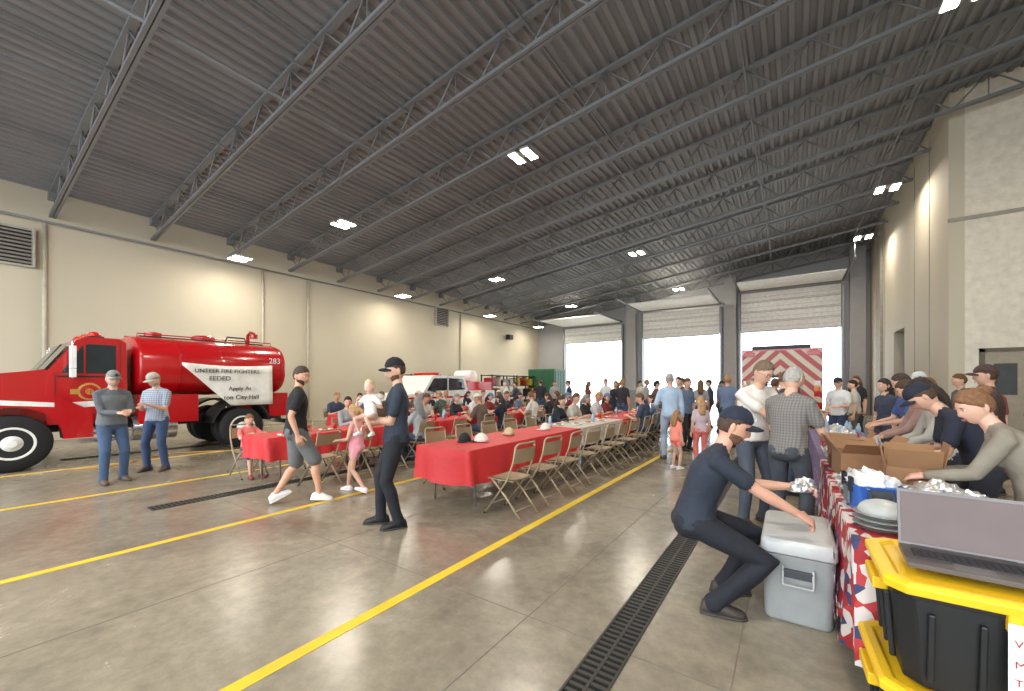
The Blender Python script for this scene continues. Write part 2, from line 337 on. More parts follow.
person('woman',1.35,9.3,210,H=1.66,shirt=(55,60,75),pants=(60,60,70),hair=(45,32,26),style='long',female=True)
person('man',1.9,9.9,190,H=1.78,shirt=(40,60,95),pants=(60,60,70),hair=(45,32,26),cap=(190,190,190))
person('man',2.6,10.8,190,H=1.76,shirt=(90,90,95),pants=(60,60,70),hair=(95,62,36))
person('man',.05,8.6,0,H=1.76,shirt=(120,50,50),pants=(60,70,90),hair=(60,45,35),hpitch=15,hl=(-.1,.4,1.1))
person('woman',.0,9.6,-10,H=1.66,shirt=(80,80,85),pants=(50,60,90),hair=(120,90,55),style='long',female=True)
person('man',-.1,7.0,20,H=1.76,shirt=(60,62,70),pants=(60,70,90),hair=(100,75,55),hpitch=20,hl=(-.1,.4,1.05),hr=(.1,.4,1.05))
i=0
for (x,y,a,h) in [(-8.1,16.3,200,1.75),(-7.0,15.8,30,1.7),(-6.0,15.3,260,1.8),(-4.45,12.7,80,1.76),(-5.8,19.1,250,1.75),(-4.1,15.4,20,1.72),(-2.5,11.7,260,1.78),(-2.2,13.1,100,1.7),(-3.0,14.3,320,1.78),
   (-1.3,11.4,80,1.8),(-.75,12.4,200,1.74),(-.3,10.9,60,1.7),(.9,11.7,240,1.72),(1.5,14.4,230,1.8),(1.3,12.9,180,1.68),(2.3,12.2,200,1.75),(2.4,14.2,180,1.72),(-9.5,17.5,300,1.75),(-3.4,17.5,140,1.75),(-7.4,20.5,10,1.7),(-2.4,16.2,190,1.74),(-1.0,13.9,270,1.76),
   (-8.9,12.6,220,1.74),(-8.6,14.6,120,1.8),(-11.2,15.6,0,1.75),(-5.2,14.2,280,1.7),(-3.6,13.4,30,1.68),(-5.0,17.2,30,1.78),(-1.9,14.9,30,1.68),(-2.05,10.3,330,1.72),(-10.2,15.2,200,1.7)]:
    f=i%3==1
    person('woman' if f else 'man',x,y,a,H=h,shirt=SH[(i*3+1)%10],pants=[(50,60,85),(40,40,45),(110,100,85),(70,85,115)][i%4],hair=HR[i%6],skin=SK[i%4],style='long' if f else 'short',female=f,
        cap=None if i%4 else SH[(i*5)%10],sleeve='long' if i%5==0 else 'short',hl=(-.15,.32,1.1) if i%3==0 else None,hr=(.15,.3,1.15) if i%4==2 else None,vox=.024)
    i+=1
SEAT=[]
def seat(x,y,a,H=1.72,**k):
    SEAT.append((x,y,a)); person('woman' if k.get('female') else k.pop('nm','man'),x,y,a,H=H,seated=True,vox=k.pop('vox',.02),**k)
seat(-7.62,3.15,0,H=1.22,hs=1.2,nm='boy',shirt=(215,110,105),pants=(70,70,80),shoe=(150,60,60),hair=(120,80,50),hl=(-.2,.40,1.05),hr=(.18,.42,1.05),hpitch=15,legs='shorts')
i=0
for (x,a,ys) in ((-7.62,0,[5.0,5.7,6.4,7.1,8.3,9.1,9.8,10.6,11.4,12.2]),(-6.08,180,[5.6,7.6,8.4,10.0,10.9,11.6,12.3]),(-10.65,0,[6.6,7.4,8.1,8.8,9.6,10.3,11.0,12.3,13.2]),(-9.15,180,[7.0,7.8,8.6,9.4,11.2,12.6]),(-4.42,0,[8.3,9.0,9.7,10.4,11.2]),(-2.85,180,[9.8,10.6,11.6])):
    for y in ys:
        f=i%2==0
        seat(x,y,a,H=1.68 if f else 1.80,female=f,shirt=SH[(i*7+2)%10],hair=HR[(i*5+2)%6],skin=SK[i%4],style='long' if f else 'short',cap=SH[(i*3)%10] if i%5==1 else None,lean=6+(i*7)%14,hyaw=((i*37)%60)-30,hpitch=8+(i*11)%18,
             sleeve='long' if i%4==0 else 'short',pants=(50,58,80))
        i+=1

# ------------------------------------------------------------ room shell
YF=28.5; XL=-17.0; XR=3.5; YB=15.6; XO=6.6; Y0=-6
def zc(x): return 6.25+.118*(x-XL)
DK=.68
FL=bpy.data.materials.new('polished_concrete'); FL.use_nodes=True
nt=FL.node_tree;N=nt.nodes;L=nt.links;b=N['Principled BSDF']
tc=N.new('ShaderNodeTexCoord')
n1=N.new('ShaderNodeTexNoise');n1.inputs['Scale'].default_value=.55;n1.inputs['Detail'].default_value=9;n1.inputs['Roughness'].default_value=.7;n1.inputs['Distortion'].default_value=.6
n2=N.new('ShaderNodeTexNoise');n2.inputs['Scale'].default_value=9;n2.inputs['Detail'].default_value=8;n2.inputs['Roughness'].default_value=.7
L.new(tc.outputs['Object'],n1.inputs['Vector']);L.new(tc.outputs['Object'],n2.inputs['Vector'])
r=N.new('ShaderNodeValToRGB');r.color_ramp.elements[0].position=.32;r.color_ramp.elements[1].position=.7
r.color_ramp.elements[0].color=lin((110,102,88))+(1,);r.color_ramp.elements[1].color=lin((156,146,127))+(1,)
L.new(n1.outputs['Fac'],r.inputs['Fac'])
mx=N.new('ShaderNodeMixRGB');mx.blend_type='OVERLAY';mx.inputs['Fac'].default_value=.5
L.new(r.outputs['Color'],mx.inputs[1]);L.new(n2.outputs['Fac'],mx.inputs[2]);L.new(mx.outputs[0],b.inputs['Base Color'])
mr=N.new('ShaderNodeMapRange');mr.inputs['To Min'].default_value=.12;mr.inputs['To Max'].default_value=.36
L.new(n1.outputs['Fac'],mr.inputs['Value']);L.new(mr.outputs['Result'],b.inputs['Roughness'])
WL=mat('painted_wall',(188,180,160),.8,0,.03,.5,.15,60); WG=mat('painted_wall_grey',(160,160,160),.8,0,.04,.8)
STEEL=mat('joist_steel',(118,121,125),.5,.1,.06); DECK=mat('roof_deck',(130,132,136),.55,.1,.07,.6)
fl=MB(); fl.bb(XL-.3,XO+.3,Y0,YF+.15,-.2,0,0); fl.finish('floor',[FL])
gr=MB(); gr.bb(-60,60,YF+.15,120,-.25,-.02,0); gr.bb(-60,60,-60,Y0,-.25,-.02,0); gr.finish('ground',[mat('concrete_apron',(200,198,192),.9)])
ln=MB()
for x in(-2.34,-5.1,-8.05,-10.95,.62): ln.bb(x-.045,x+.045,Y0+.1,YF-.6,.0,.003,0)
ln.finish('floor_line_marking',[mat('yellow_paint',(222,186,42),.5,0,.12,5)])
jt=MB()
for x in(-3.7,-9.5,-1.45,-.25): jt.bb(x-.003,x+.003,Y0,YF,.0,.0015,0)
for k in range(12): jt.bb(XL,XR,-3.2+2.75*k-.003,-3.2+2.75*k+.003,0,.0015,0)
jt.finish('floor_joints',[mat('joint_dark',(112,105,92),.9)])
for x,y1 in((-.86,15),(-6.58,12),(-12.4,26)):
    d=MB(); y0=-1.0 if x>-1 else 1.6
    d.bb(x-.105,x+.105,y0,y1,0,.002,1)
    yy=y0
    d.bb(x-.105,x-.092,y0,y1,.002,.008,0); d.bb(x+.092,x+.105,y0,y1,.002,.008,0)
    while yy<y1: 
        d.bb(x-.09,x-.01,yy,yy+.022,.002,.007,0); d.bb(x+.01,x+.09,yy,yy+.022,.002,.007,0); yy+=.05
    d.bb(x-.008,x+.008,y0,y1,.002,.007,0)
    d.finish('trench_drain',[mat('grate_iron',(72,70,66),.5,.6),mat('drain_black',(14,14,14),.9)])
w=MB(); w.bb(XL-.3,XL,Y0,YF,0,7.2,0); w.finish('wall_left',[WL])
DO=[(-14.5,-9.95),(-8.45,-3.65),(-2.5,2.3)]; DT=4.85
w=MB(); xs=[XL-.3]+[v for d in DO for v in d]+[XR+.3]
for k in range(0,len(xs),2): w.bb(xs[k],xs[k+1],YF,YF+.3,0,10,0)
for a,c in DO: w.bb(a,c,YF,YF+.3,DT,10,0)
w.finish('wall_back',[WG])
w=MB()
w.bb(XR,XR+.3,YB,20.7,0,10,0); w.bb(XR,XR+.3,22.6,YF,0,10,0); w.bb(XR,XR+.3,20.7,22.6,3.7,10,0)
for y in(17.4,19.2,24.5): w.bb(XR-.012,XR+.01,y-.02,y+.02,0,9,1)
w.bb(XR-.10,XR,24.9,26.1,0,9,1)
w.finish('wall_right',[WL,mat('wall_joint',(150,146,134),.8)])
w=MB(); w.bb(XR+.3,XO+.3,YB,YB+.3,0,10.2,0); w.bb(XR-.02,XO,YB-.03,YB,5.9,6.0,1); w.finish('wall_front_return',[mat('painted_wall_lightened',(214,206,190),.8),mat('wall_joint',(150,146,134),.8)])  # return wall colour lightened, standing in for light that misses this face
w=MB(); w.bb(XO,XO+.3,Y0,YB,0,10.2,0); w.finish('wall_right_near',[WL])
w=MB(); w.bb(XR+.3,XR+3,20.6,20.7,0,3.8,0); w.bb(XR+.3,XR+3,22.6,22.7,0,3.8,0); w.bb(XR+3,XR+3.1,20.6,22.7,0,3.8,0); w.bb(XR+.3,XR+3,20.6,22.7,3.7,3.8,0); w.finish('wall_hallway',[WG])
w=MB(); w.bb(4.05,4.15,YB-.05,YB-.001,0,2.5,0); w.bb(5.2,5.3,YB-.05,YB-.001,0,2.5,0); w.bb(4.05,5.3,YB-.05,YB-.001,2.4,2.5,0); w.bb(4.15,5.2,YB-.03,YB-.001,0,2.4,1); w.bb(4.3,4.7,YB-.035,YB-.001,1.3,2.1,2); w.tube((5.08,YB-.05,1.0),(5.08,YB-.1,1.0),.02,3)
w.finish('door_1',[mat('door_frame',(92,84,72),.5),mat('door_slab',(150,140,122),.5),mat('door_glass',(70,75,80),.1),mat('steel',(170,170,170),.3,.9)])
# roof deck corrugated
d=MB(); P=.24; x=XL-.3; prof=[]
while x<XO+.3:
    for dx,dz in((0,0),(.09,0),(.12,.06),(.21,.06)): prof.append((x+dx,zc(x+dx)+DK+dz))
    x+=P
vs=[];fs=[]
for y in(Y0,YF+.3):
    vs+=[(a,y,c) for a,c in prof]
n=len(prof)
for k in range(n-1): fs.append((k,k+1,k+1+n,k+n))
d.add(vs,fs,0); d.finish('ceiling',[DECK],fixn=False)
rf=MB(); rf.prism([(XL-.3,zc(XL-.3)+DK+.10),(XO+.3,zc(XO+.3)+DK+.10),(XO+.3,zc(XO+.3)+DK+.3),(XL-.3,zc(XL-.3)+DK+.3)],Y0,YF+.3,0,'y'); rf.finish('roof',[DECK])
J=MB()
def L_(x,y,off): return (x,y,zc(x)+off)
def bar(a,b_,w_,h_,m):
    a=Vector(a);b_=Vector(b_);t=(b_-a);l=t.length;t.normalize();q=Vector((0,1,0)); 
    if abs(t.y)>.9:q=Vector((1,0,0))
    u=t.cross(q).normalized(); M=Matrix((t,u.cross(t),u)).transposed(); J.box((a+b_)/2,(l,w_,h_),m,M)
y=-.12-2.17
while y<YF-.3:
    r_end=XO if y<YB-.2 else XR
    for oy in(-.04,.04):
        bar(L_(XL,y+oy,.0),L_(r_end,y+oy,.0),.06,.07,0)
    bar(L_(XL,y,DK-.04),L_(r_end,y,DK-.04),.14,.07,0)
    pn=.62; nx=int((r_end-XL)/pn)
    for k in range(nx):
        a=XL+k*pn; J.tube(L_(a,y,.0 if k%2 else DK-.04),L_(a+pn,y,DK-.04 if k%2 else .0),.02,0,5)
        if k%4==2: J.tube(L_(a,y,DK-.04),L_(a,y,0),.014,0,5)
    J.bb(XL,XL+.25,y-.09,y+.09,zc(XL)+DK-.25,zc(XL)+DK-.05,0)
    y+=2.17
x=XL+3.0
while x<XR:
    for o in(.02,DK-.1): bar((x,Y0,zc(x)+o),(x,YF,zc(x)+o),.035,.035,0)
    x+=3.3
J.finish('roof_joists',[STEEL])
def pipe(a,b_,r_,m,nm='conduit_pipe'):
    p=MB(); p.tube(a,b_,r_,0); p.finish(nm,[m])
CW=mat('conduit_white',(180,174,156),.5)
pipe((XL+.12,Y0,6.05),(XL+.12,YF-.05,6.05),.03,STEEL)
for yy in(1.9,7.5,9.3,19): pipe((XL+.06,yy,0),(XL+.06,yy,6.0),.045,CW)
pipe((-8.5,Y0,zc(-8.5)+.1),(-8.5,YF-.05,zc(-8.5)+.1),.035,STEEL,'sprinkler_pipe')
for yy in(1.62,7.7):
    p=MB(); p.bb(0,.12,-.15,.15,0,.6,0); p.bb(.12,.13,-.12,.12,.04,.56,0); p.finish('electrical_box',[CW],(XL+.001,yy,1.3),0,.005)
for yy,zz,sz in((1.2,5.25,1.05),(17.3,5.55,1.05)):
    l=MB(); l.bb(XL,XL+.08,yy-sz/2,yy+sz/2,zz-sz/2,zz+sz/2,0); l.bb(XL+.08,XL+.085,yy-sz/2+.06,yy+sz/2-.06,zz-sz/2+.06,zz+sz/2-.06,1)
    for k in range(9):
        z=zz-sz/2+.1+k*(sz-.15)/9; l.box((XL+.11,yy,z+.02),(.10,sz-.1,.012),0,Matrix.Rotation(R(40),3,'Y'))
    l.bb(XL+.08,XL+.18,yy-sz/2,yy-sz/2+.05,zz-sz/2,zz+sz/2,0); l.bb(XL+.08,XL+.18,yy+sz/2-.05,yy+sz/2,zz-sz/2,zz+sz/2,0)
    l.finish('wall_louver',[mat('louver_metal',(165,162,155),.5,.3),DARK])
PW=mat('door_panel_white',(222,222,218),.6); TR=mat('track_steel',(120,122,124),.4,.6)
for k,(a,c) in enumerate(DO):
    o=MB(); vert=2 if k<1 else (3 if k<2 else 4); z=DT-.15; yy=YF-.12
    for s_ in range(8):
        if s_<vert:
            o.bb(a+.02,c-.02,yy-.05,yy,z+.01,z+.585,0); o.bb(a+.02,c-.02,yy-.056,yy-.05,z+.05,z+.09,2); o.bb(a+.02,c-.02,yy-.056,yy-.05,z+.29,z+.31,2)
            z+=.6
        else:
            q=s_-vert; o.bb(a+.02,c-.02,yy-.3-.6*(q+1)+.02,yy-.3-.6*q,z+.12,z+.17,0)
    for xx in(a-.06,c+.06):
        o.bb(xx-.05,xx+.05,YF-.2,YF-.02,0,z,1); o.bb(xx-.03,xx+.03,YF-5.2,YF-.2,z+.1,z+.18,1); o.tube((xx,YF-5,z+.1),(xx,YF-5,z+.9),.02,1)
    o.bb(a,c,YF-.3,YF-.2,z+.22,z+.30,1)
    o.finish('door_%d'%(k+2),[PW,TR,mat('door_panel_line',(180,180,178),.6)])
for xx in(-9.2,-3.05,2.95):
    c=MB(); c.bb(xx-.32,xx+.32,YF-.5,YF-.01,0,zc(xx)+.3,0); c.bb(xx-.36,xx+.36,YF-.54,YF-.01,0,1.2,1); c.finish('column',[WG,mat('column_guard',(130,130,128),.6)])
EM=mat('led_panel',(255,246,228),.4,emit=30); FX=mat('fixture_housing',(150,150,150),.5)
lm=MB()
lm.box((0,0,.06),(.50,.18,.06),0)
for sx in(-.19,.19): lm.box((sx,0,.03),(.24,.58,.05),0); lm.box((sx,0,.0),(.20,.52,.014),1)
for sx in(-.2,.2): lm.tube((sx,0,.08),(sx,0,.5),.006,0,5)
lme=lm.mesh('high_bay_light',[FX,EM])
for x,ys,dz in((-5.7,(8.8,18.2,26.5),0),(-11.9,(7.7,16,24.2),0),(-15.5,(6.14,13.2,20.1,26),-.45),(2.4,(9.6,),-.5),(2.6,(17.8,23.1),-.5),(-5.7,(-1,),0),(-11.9,(-1,),0),(.6,(1.5,),0)):
    for y in ys:
        z=zc(x)-.12+dz; ob=place(lme,'high_bay_light',(x,y,z))
        la=bpy.data.lights.new('lamp','AREA'); la.shape='RECTANGLE'; la.size=.55; la.size_y=.55; la.energy=85 if x<-15 else (90 if x>2.5 else 200); la.color=(1,.90,.76)
        lo=bpy.data.objects.new('lamp',la); bpy.context.collection.objects.link(lo); lo.parent=ob; lo.location=(0,0,-.03)
sp_=MB(); sp_.box((0,0,0),(.3,.5,.35),0); sp_.box((.16,0,0),(.02,.44,.3),1); sp_.box((-.2,0,.1),(.15,.05,.05),0); sp_.finish('loudspeaker',[mat('black_plastic',(28,28,30),.5),mat('speaker_grille',(50,50,52),.8)],(XL+.3,24,5.0),0,.01)

# ------------------------------------------------------------ fire tanker
RED=mat('fire_red',(176,16,22),.22,0,.04,2,coat=.6); BLK=mat('black_rubber',(22,22,24),.7); CHR=mat('chrome',(200,200,205),.18,.95); GLS=mat('vehicle_glass',(40,48,54),.05); WHT=mat('white_paint',(228,228,224),.35); GOLD=mat('gold_leaf',(196,160,80),.35,.5); FRM=mat('chassis_black',(30,30,32),.5)
AMB=mat('amber_lens',(220,120,30),.2); RLN=mat('red_lens',(190,20,15),.15)
VM=[RED,BLK,CHR,GLS,WHT,GOLD,FRM,AMB,RLN]
def wheel(b,x,y,r,wd,sgn,rim=4):
    a=sgn
    b.lathe((x,y,r),[(-wd/2,r*.55),(-wd/2,r*.9),(-wd*.38,r*.985),(wd*.38,r*.985),(wd/2,r*.9),(wd/2,r*.55)],1)
    b.lathe((x+a*wd*.5,y,r),[(-a*.16,r*.57),(a*.008,r*.57),(a*.008,r*.50),(-a*.04,r*.47),(-a*.05,r*.3),(a*.01,r*.26),(a*.04,r*.14),(a*.06,r*.12)],rim)
    for k in range(8):
        t=2*math.pi*k/8; b.tube((x+a*(wd/2-.05),y+r*.38*math.cos(t),r+r*.38*math.sin(t)),(x+a*(wd/2-.025),y+r*.38*math.cos(t),r+r*.38*math.sin(t)),.03,6,8)
t=MB()
for sx in(-.42,.42): t.bb(sx-.05,sx+.05,-1.1,4.9,.62,.85,6)
t.bb(-1.15,1.15,-1.32,-1.15,.5,.82,2)
t.prism([(-1.12,.8),(-1.14,1.45),(-1.0,1.6),(-.6,1.68),(.5,1.86),(.55,.8)],-.78,.78,0)
t.bb(-.55,.55,-1.17,-1.13,.9,1.5,2)
for k in range(7): t.bb(-.5,.5,-1.19,-1.17,.95+k*.075,.98+k*.075,6)
arch=[(.62*math.cos(R(a)),.53+.62*math.sin(R(a))) for a in range(0,181,12)]
fp=[(-1.12,.62),(-1.1,1.05),(-.85,1.28),(-.4,1.36),(.5,1.36),(1.0,1.05),(1.02,.53)]+arch
for s_ in(-1,1):
    t.prism(fp,s_*.76,s_*1.14,0)
    t.box((s_*.95,-1.1,1.12),(.2,.08,.16),4)
    t.box((s_*.95,-1.14,.98),(.2,.04,.08),7)
    wheel(t,s_*.98,0,.51,.3,s_); wheel(t,s_*.98,3.66,.50,.28,s_); wheel(t,s_*.66,3.66,.50,.28,s_)
cab=[(.42,.8),(.42,1.80),(.80,2.42),(.92,2.50),(1.42,2.50),(1.52,2.42),(1.54,.8)]
t.prism(cab,-1.02,1.02,0)
t.add([(-.92,.40,1.85),(.92,.40,1.85),(.90,.735,2.39),(-.90,.735,2.39)],[(0,1,2,3)],3)
t.box((0,.57,2.12),(.03,.02,.64),6,Matrix.Rotation(R(-31),3,'X'))
for s_ in(-1,1):
    X=s_*1.022
    t.prism([(.60,1.78),(.88,2.32),(.98,2.36),(1.36,2.36),(1.36,1.78)],s_*1.0,X+s_*.006,3)
    t.bb(X,X+s_*.012,.90,.925,1.78,2.36,0)
    for a,b_,c,d_ in((.52,.53,.85,1.78),(1.42,1.43,.85,2.4)): t.bb(X,X+s_*.003,a,b_,c,d_,6)
    t.bb(X,X+s_*.004,.55,1.4,1.70,1.73,6); t.bb(X,X+s_*.03,1.22,1.36,1.58,1.62,2)
    t.lathe((X,.98,1.42),[(0,.17),(s_*.006,.17)],5); t.lathe((X,.98,1.42),[(0,.135),(s_*.009,.135)],0); t.lathe((X,.98,1.42),[(0,.06),(s_*.012,.06)],5)
    t.bb(X,X+s_*.007,.72,1.24,1.37,1.47,5)
    t.prism([(-1.05,1.0),(-.55,1.30),(-.30,1.32),(-1.0,.88)],s_*1.13,s_*1.144,4)
    t.prism([(-.30,1.30),(.5,1.22),(.5,1.14),(-.42,1.22)],s_*1.13,s_*1.144,4)
    t.prism([(.50,1.20),(1.4,1.26),(1.53,1.20),(1.53,1.12),(1.4,1.16),(.55,1.08)],s_*1.01,s_*1.028,4)
    t.bb(s_*.7,s_*1.1,.85,1.5,.42,.47,2); t.bb(s_*.8,s_*1.1,.85,1.5,.68,.72,2); t.lathe((s_*.82,1.62,.62),[(0,.26),(.75,.26)],2,'y')
    t.bb(s_*1.0,s_*1.12,.62,.66,.8,1.1,0)
    t.tube((s_*1.0,.66,2.3),(s_*1.24,.72,2.3),.014,2); t.tube((s_*1.0,.66,1.75),(s_*1.24,.72,1.75),.014,2); t.tube((s_*1.24,.72,1.68),(s_*1.24,.72,2.38),.014,2)
    t.box((s_*1.25,.72,2.08),(.20,.07,.42),4); t.box((s_*1.25,.72,1.78),(.18,.07,.16),4)
rings=[]
for yy,k in((1.68,.9),(1.72,.98),(1.78,1),(4.66,1),(4.72,.98),(4.76,.9)):
    rings.append([Vector((1.10*k*math.copysign(abs(math.cos(a))**.75,math.cos(a)),yy,1.98+.68*k*math.copysign(abs(math.sin(a))**.8,math.sin(a)))) for a in[2*math.pi*j/36 for j in range(36)]])
t.loft(rings,0)
for yy in(2.4,3.2,4.0,4.6):
    t.loft([[Vector((1.108*math.copysign(abs(math.cos(a))**.75,math.cos(a)),y2,1.98+.688*math.copysign(abs(math.sin(a))**.8,math.sin(a)))) for a in[2*math.pi*j/36 for j in range(36)]] for y2 in(yy,yy+.035)],0)
t.bb(-.30,.30,1.9,4.5,2.64,2.68,6)
for s_ in(-1,1):
    t.bb(s_*.6,s_*1.08,1.7,2.75,.72,1.34,0); t.bb(s_*1.08,s_*1.09,1.78,2.2,.8,1.28,0); t.bb(s_*1.08,s_*1.09,2.25,2.68,.8,1.28,0)
    t.bb(s_*1.09,s_*1.11,2.12,2.16,1.0,1.1,2)
    t.bb(s_*.6,s_*1.08,4.3,4.78,.72,1.34,0)
    ar=[(3.66+.62*math.cos(R(a)),.53+.62*math.sin(R(a))) for a in range(10,171,10)]; ar2=[(3.66+.67*math.cos(R(a)),.53+.67*math.sin(R(a))) for a in range(170,9,-10)]
    t.prism(ar+ar2,s_*.5,s_*1.14,6)
    t.bb(s_*1.0,s_*1.1,4.77,4.8,.85,1.2,8)
    t.path([(s_*.5,1.8,2.60),(s_*.5,1.8,2.70),(s_*.5,4.6,2.70),(s_*.5,4.6,2.60)],.014,0)
t.bb(-1.1,1.1,4.8,5.05,.5,.62,2)
t.lathe((0,3.2,2.66),[(0,.26),(.10,.26),(.14,.2),(.16,.05)],0,'z'); t.lathe((0,2.2,2.66),[(0,.16),(.12,.16),(.15,.05)],0,'z')
t.path([(.1,4.2,2.66),(.1,4.2,2.92),(.25,4.2,2.98),(.45,4.2,2.92)],.045,0); t.lathe((.45,4.2,2.8),[(0,.09),(.12,.09)],0,'z')
t.path([(.5,3.5,2.64),(.5,3.55,2.78),(.5,3.95,2.78),(.5,4.0,2.64)],.02,6)
for sx in(-.7,.0,.7): t.lathe((sx,1.1,2.5),[(0,.11),(.07,.11),(.12,.07),(.14,.02)],8,'z'); 
t.bb(-.85,.85,.98,1.22,2.49,2.54,6)
tk=t.finish('fire_tanker_truck',VM,(-12.45,.89,0),0,.012)
text('283',.2,WHT,tk,(1.112,4.28,2.12),(R(90),0,R(90)),.004,name='unit_number')
text('RFD',.11,RED,tk,(1.036,.86,1.385),(R(90),0,R(90)),.002,name='door_lettering')
bn=MB(); nx,nz=16,6; vs=[];fs=[]
for i_ in range(nx+1):
    for j in range(nz+1):
        u=i_/nx;v=j/nz; yy=3.30+u*1.92; zt=2.06-.05*math.sin(u*math.pi); zb=max(1.03,2.0-u*1.9) if u<.5 else 1.05
        vs.append((-11.27+.015*math.sin(u*14)*(v+.2)+.02*v,yy,zt+(zb-zt)*v))
for i_ in range(nx):
    for j in range(nz): a=i_*(nz+1)+j; fs.append((a,a+nz+1,a+nz+2,a+1))
bn.add(vs,fs,0,True)
bo=bn.finish('banner',[mat('banner_vinyl',(225,222,212),.6)]); so=bo.modifiers.new('thick','SOLIDIFY'); so.thickness=.004
TX=mat('banner_ink',(30,30,35),.6)
for s_,yy,zz,sz in(('UNTEER FIRE FIGHTERS',3.52,1.84,.132),('EEDED',3.80,1.66,.15),('Apply At',4.2,1.42,.14),('ton City Hall',4.1,1.20,.15)):
    text(s_,sz,TX,bo,(-11.225,yy,zz),(R(90),0,R(90)),.003)
# power cord trailing on the floor by the truck
cdm=MB(); pts=[]
for k in range(40):
    u=k/39; pts.append((-10.95+.35*math.sin(u*7)-.2*u,1.4+u*2.6,.012))
cdm.path(pts,.012,0,6); cdm.finish('extension_cord',[mat('cord_tan',(190,140,80),.5)])

CH=bpy.data.materials.new('chevron_reflective'); CH.use_nodes=True; nt=CH.node_tree;N=nt.nodes;L=nt.links;b=N['Principled BSDF'];b.inputs['Roughness'].default_value=.35
tc=N.new('ShaderNodeTexCoord');sx_=N.new('ShaderNodeSeparateXYZ');L.new(tc.outputs['Object'],sx_.inputs[0])
ab=N.new('ShaderNodeMath');ab.operation='ABSOLUTE';L.new(sx_.outputs['X'],ab.inputs[0])
ad=N.new('ShaderNodeMath');ad.operation='ADD';L.new(ab.outputs[0],ad.inputs[0]);L.new(sx_.outputs['Z'],ad.inputs[1])
mu=N.new('ShaderNodeMath');mu.operation='MULTIPLY';mu.inputs[1].default_value=2.2;L.new(ad.outputs[0],mu.inputs[0])
fr=N.new('ShaderNodeMath');fr.operation='FRACT';L.new(mu.outputs[0],fr.inputs[0])
gt=N.new('ShaderNodeMath');gt.operation='GREATER_THAN';gt.inputs[1].default_value=.5;L.new(fr.outputs[0],gt.inputs[0])
mx=N.new('ShaderNodeMixRGB');mx.inputs[1].default_value=lin((170,45,42))+(1,);mx.inputs[2].default_value=lin((205,190,165))+(1,);L.new(gt.outputs[0],mx.inputs['Fac']);L.new(mx.outputs[0],b.inputs['Base Color'])
e=MB(); e.bb(-1.22,1.22,0,4.6,.7,2.85,0); e.bb(-1.2,1.2,4.8,7.2,.7,2.75,0); e.bb(-1.0,1.0,4.5,4.9,.8,2.3,6)
e.bb(-1.2,1.2,-.02,0,.95,2.8,9); e.bb(-.45,.45,-.05,-.02,.7,1.9,6); e.bb(-.40,.40,-.06,-.05,.78,1.82,2)
for k in range(8): e.bb(-.4,.4,-.07,-.06,.85+k*.12,.87+k*.12,6)
e.bb(-1.25,1.25,-.35,0,.5,.62,2); e.bb(-1.25,1.25,-.37,-.35,.45,.66,9)
for s_ in(-1,1):
    for k,m_ in enumerate((8,7,4)): e.bb(s_*.98,s_*1.16,-.05,-.02,1.15+k*.2,1.3+k*.2,m_)
    e.bb(s_*.8,s_*1.15,-.08,-.02,2.6,2.76,8); e.tube((s_*.6,-.08,.9),(s_*.6,-.08,2.0),.02,2)
    wheel(e,s_*1.05,1.3,.5,.3,s_); wheel(e,s_*1.05,5.6,.5,.3,s_); e.bb(s_*1.22,s_*1.225,.3,4.4,1.5,1.65,4)
    for k in range(3): e.bb(s_*1.22,s_*1.235,.4+k*1.35,1.6+k*1.35,1.7,2.6,2)
    e.bb(s_*1.2,s_*1.21,5.2,6.6,1.8,2.5,3)
e.bb(-.9,.9,.2,4.4,2.85,3.0,6); e.bb(-.7,.7,5.5,5.8,2.75,2.88,8)
eo=e.finish('fire_engine',VM+[CH],(-.30,17.6,0),0,.01)

PV=[WHT if m is RED else m for m in VM]
pk=MB()
pr=[(-1.0,.55),(-1.05,.75),(-1.02,1.1),(.55,1.25),(1.05,1.9),(1.2,1.95),(3.0,1.95),(3.25,1.3),(5.2,1.3),(5.25,.6),(4.75,.55)]+[(4.2+.48*math.cos(R(a)),.45+.48*math.sin(R(a))) for a in range(10,171,16)]+[(.5,.5)]+[(0+.48*math.cos(R(a)),.45+.48*math.sin(R(a))) for a in range(10,171,16)]
pk.prism(pr,-1.0,1.0,0)
for s_ in(-1,1):
    wheel(pk,s_*.88,0,.42,.26,s_,2); wheel(pk,s_*.88,4.2,.42,.26,s_,2)
    pk.prism([(.75,1.32),(1.13,1.82),(1.9,1.84),(1.9,1.32)],s_*.99,s_*1.008,3); pk.prism([(2.0,1.32),(2.0,1.84),(2.9,1.82),(3.05,1.35)],s_*.99,s_*1.008,3)
    pk.bb(s_*1.0,s_*1.006,1.93,1.95,.6,1.9,6); pk.box((s_*1.15,.95,1.35),(.2,.12,.2),6); pk.box((s_*.78,-1.04,.92),(.36,.05,.2),4)
    pk.bb(s_*1.0,s_*1.01,-.6,3.0,1.0,1.08,8)
pk.add([(-.9,.60,1.29),(.9,.60,1.29),(.86,1.035,1.88),(-.86,1.035,1.88)],[(0,1,2,3)],3)
pk.bb(-.6,.6,-1.09,-1.03,.7,1.05,6); pk.bb(-1,1,-1.2,-1.02,.42,.62,2); pk.bb(-.6,.6,1.5,1.8,1.95,2.07,8)
pk.bb(-.9,.9,3.3,5.1,1.3,1.7,8); pk.lathe((-.5,4.2,1.95),[(0,.3),(1.0,.3)],0,'x'); 
pk.finish('pickup_truck',PV,(-12.9,10.6,.0),0,.02)
g=MB(); g.bb(-.9,.9,-.7,.7,.15,2.5,0)
for k in range(4): g.bb(-.85+k*.43,-.85+k*.43+.4,-.73,-.7,.3,2.4,1); g.bb(.9,.93,-.6+k*.32,-.6+k*.32+.28,.3,2.4,1)
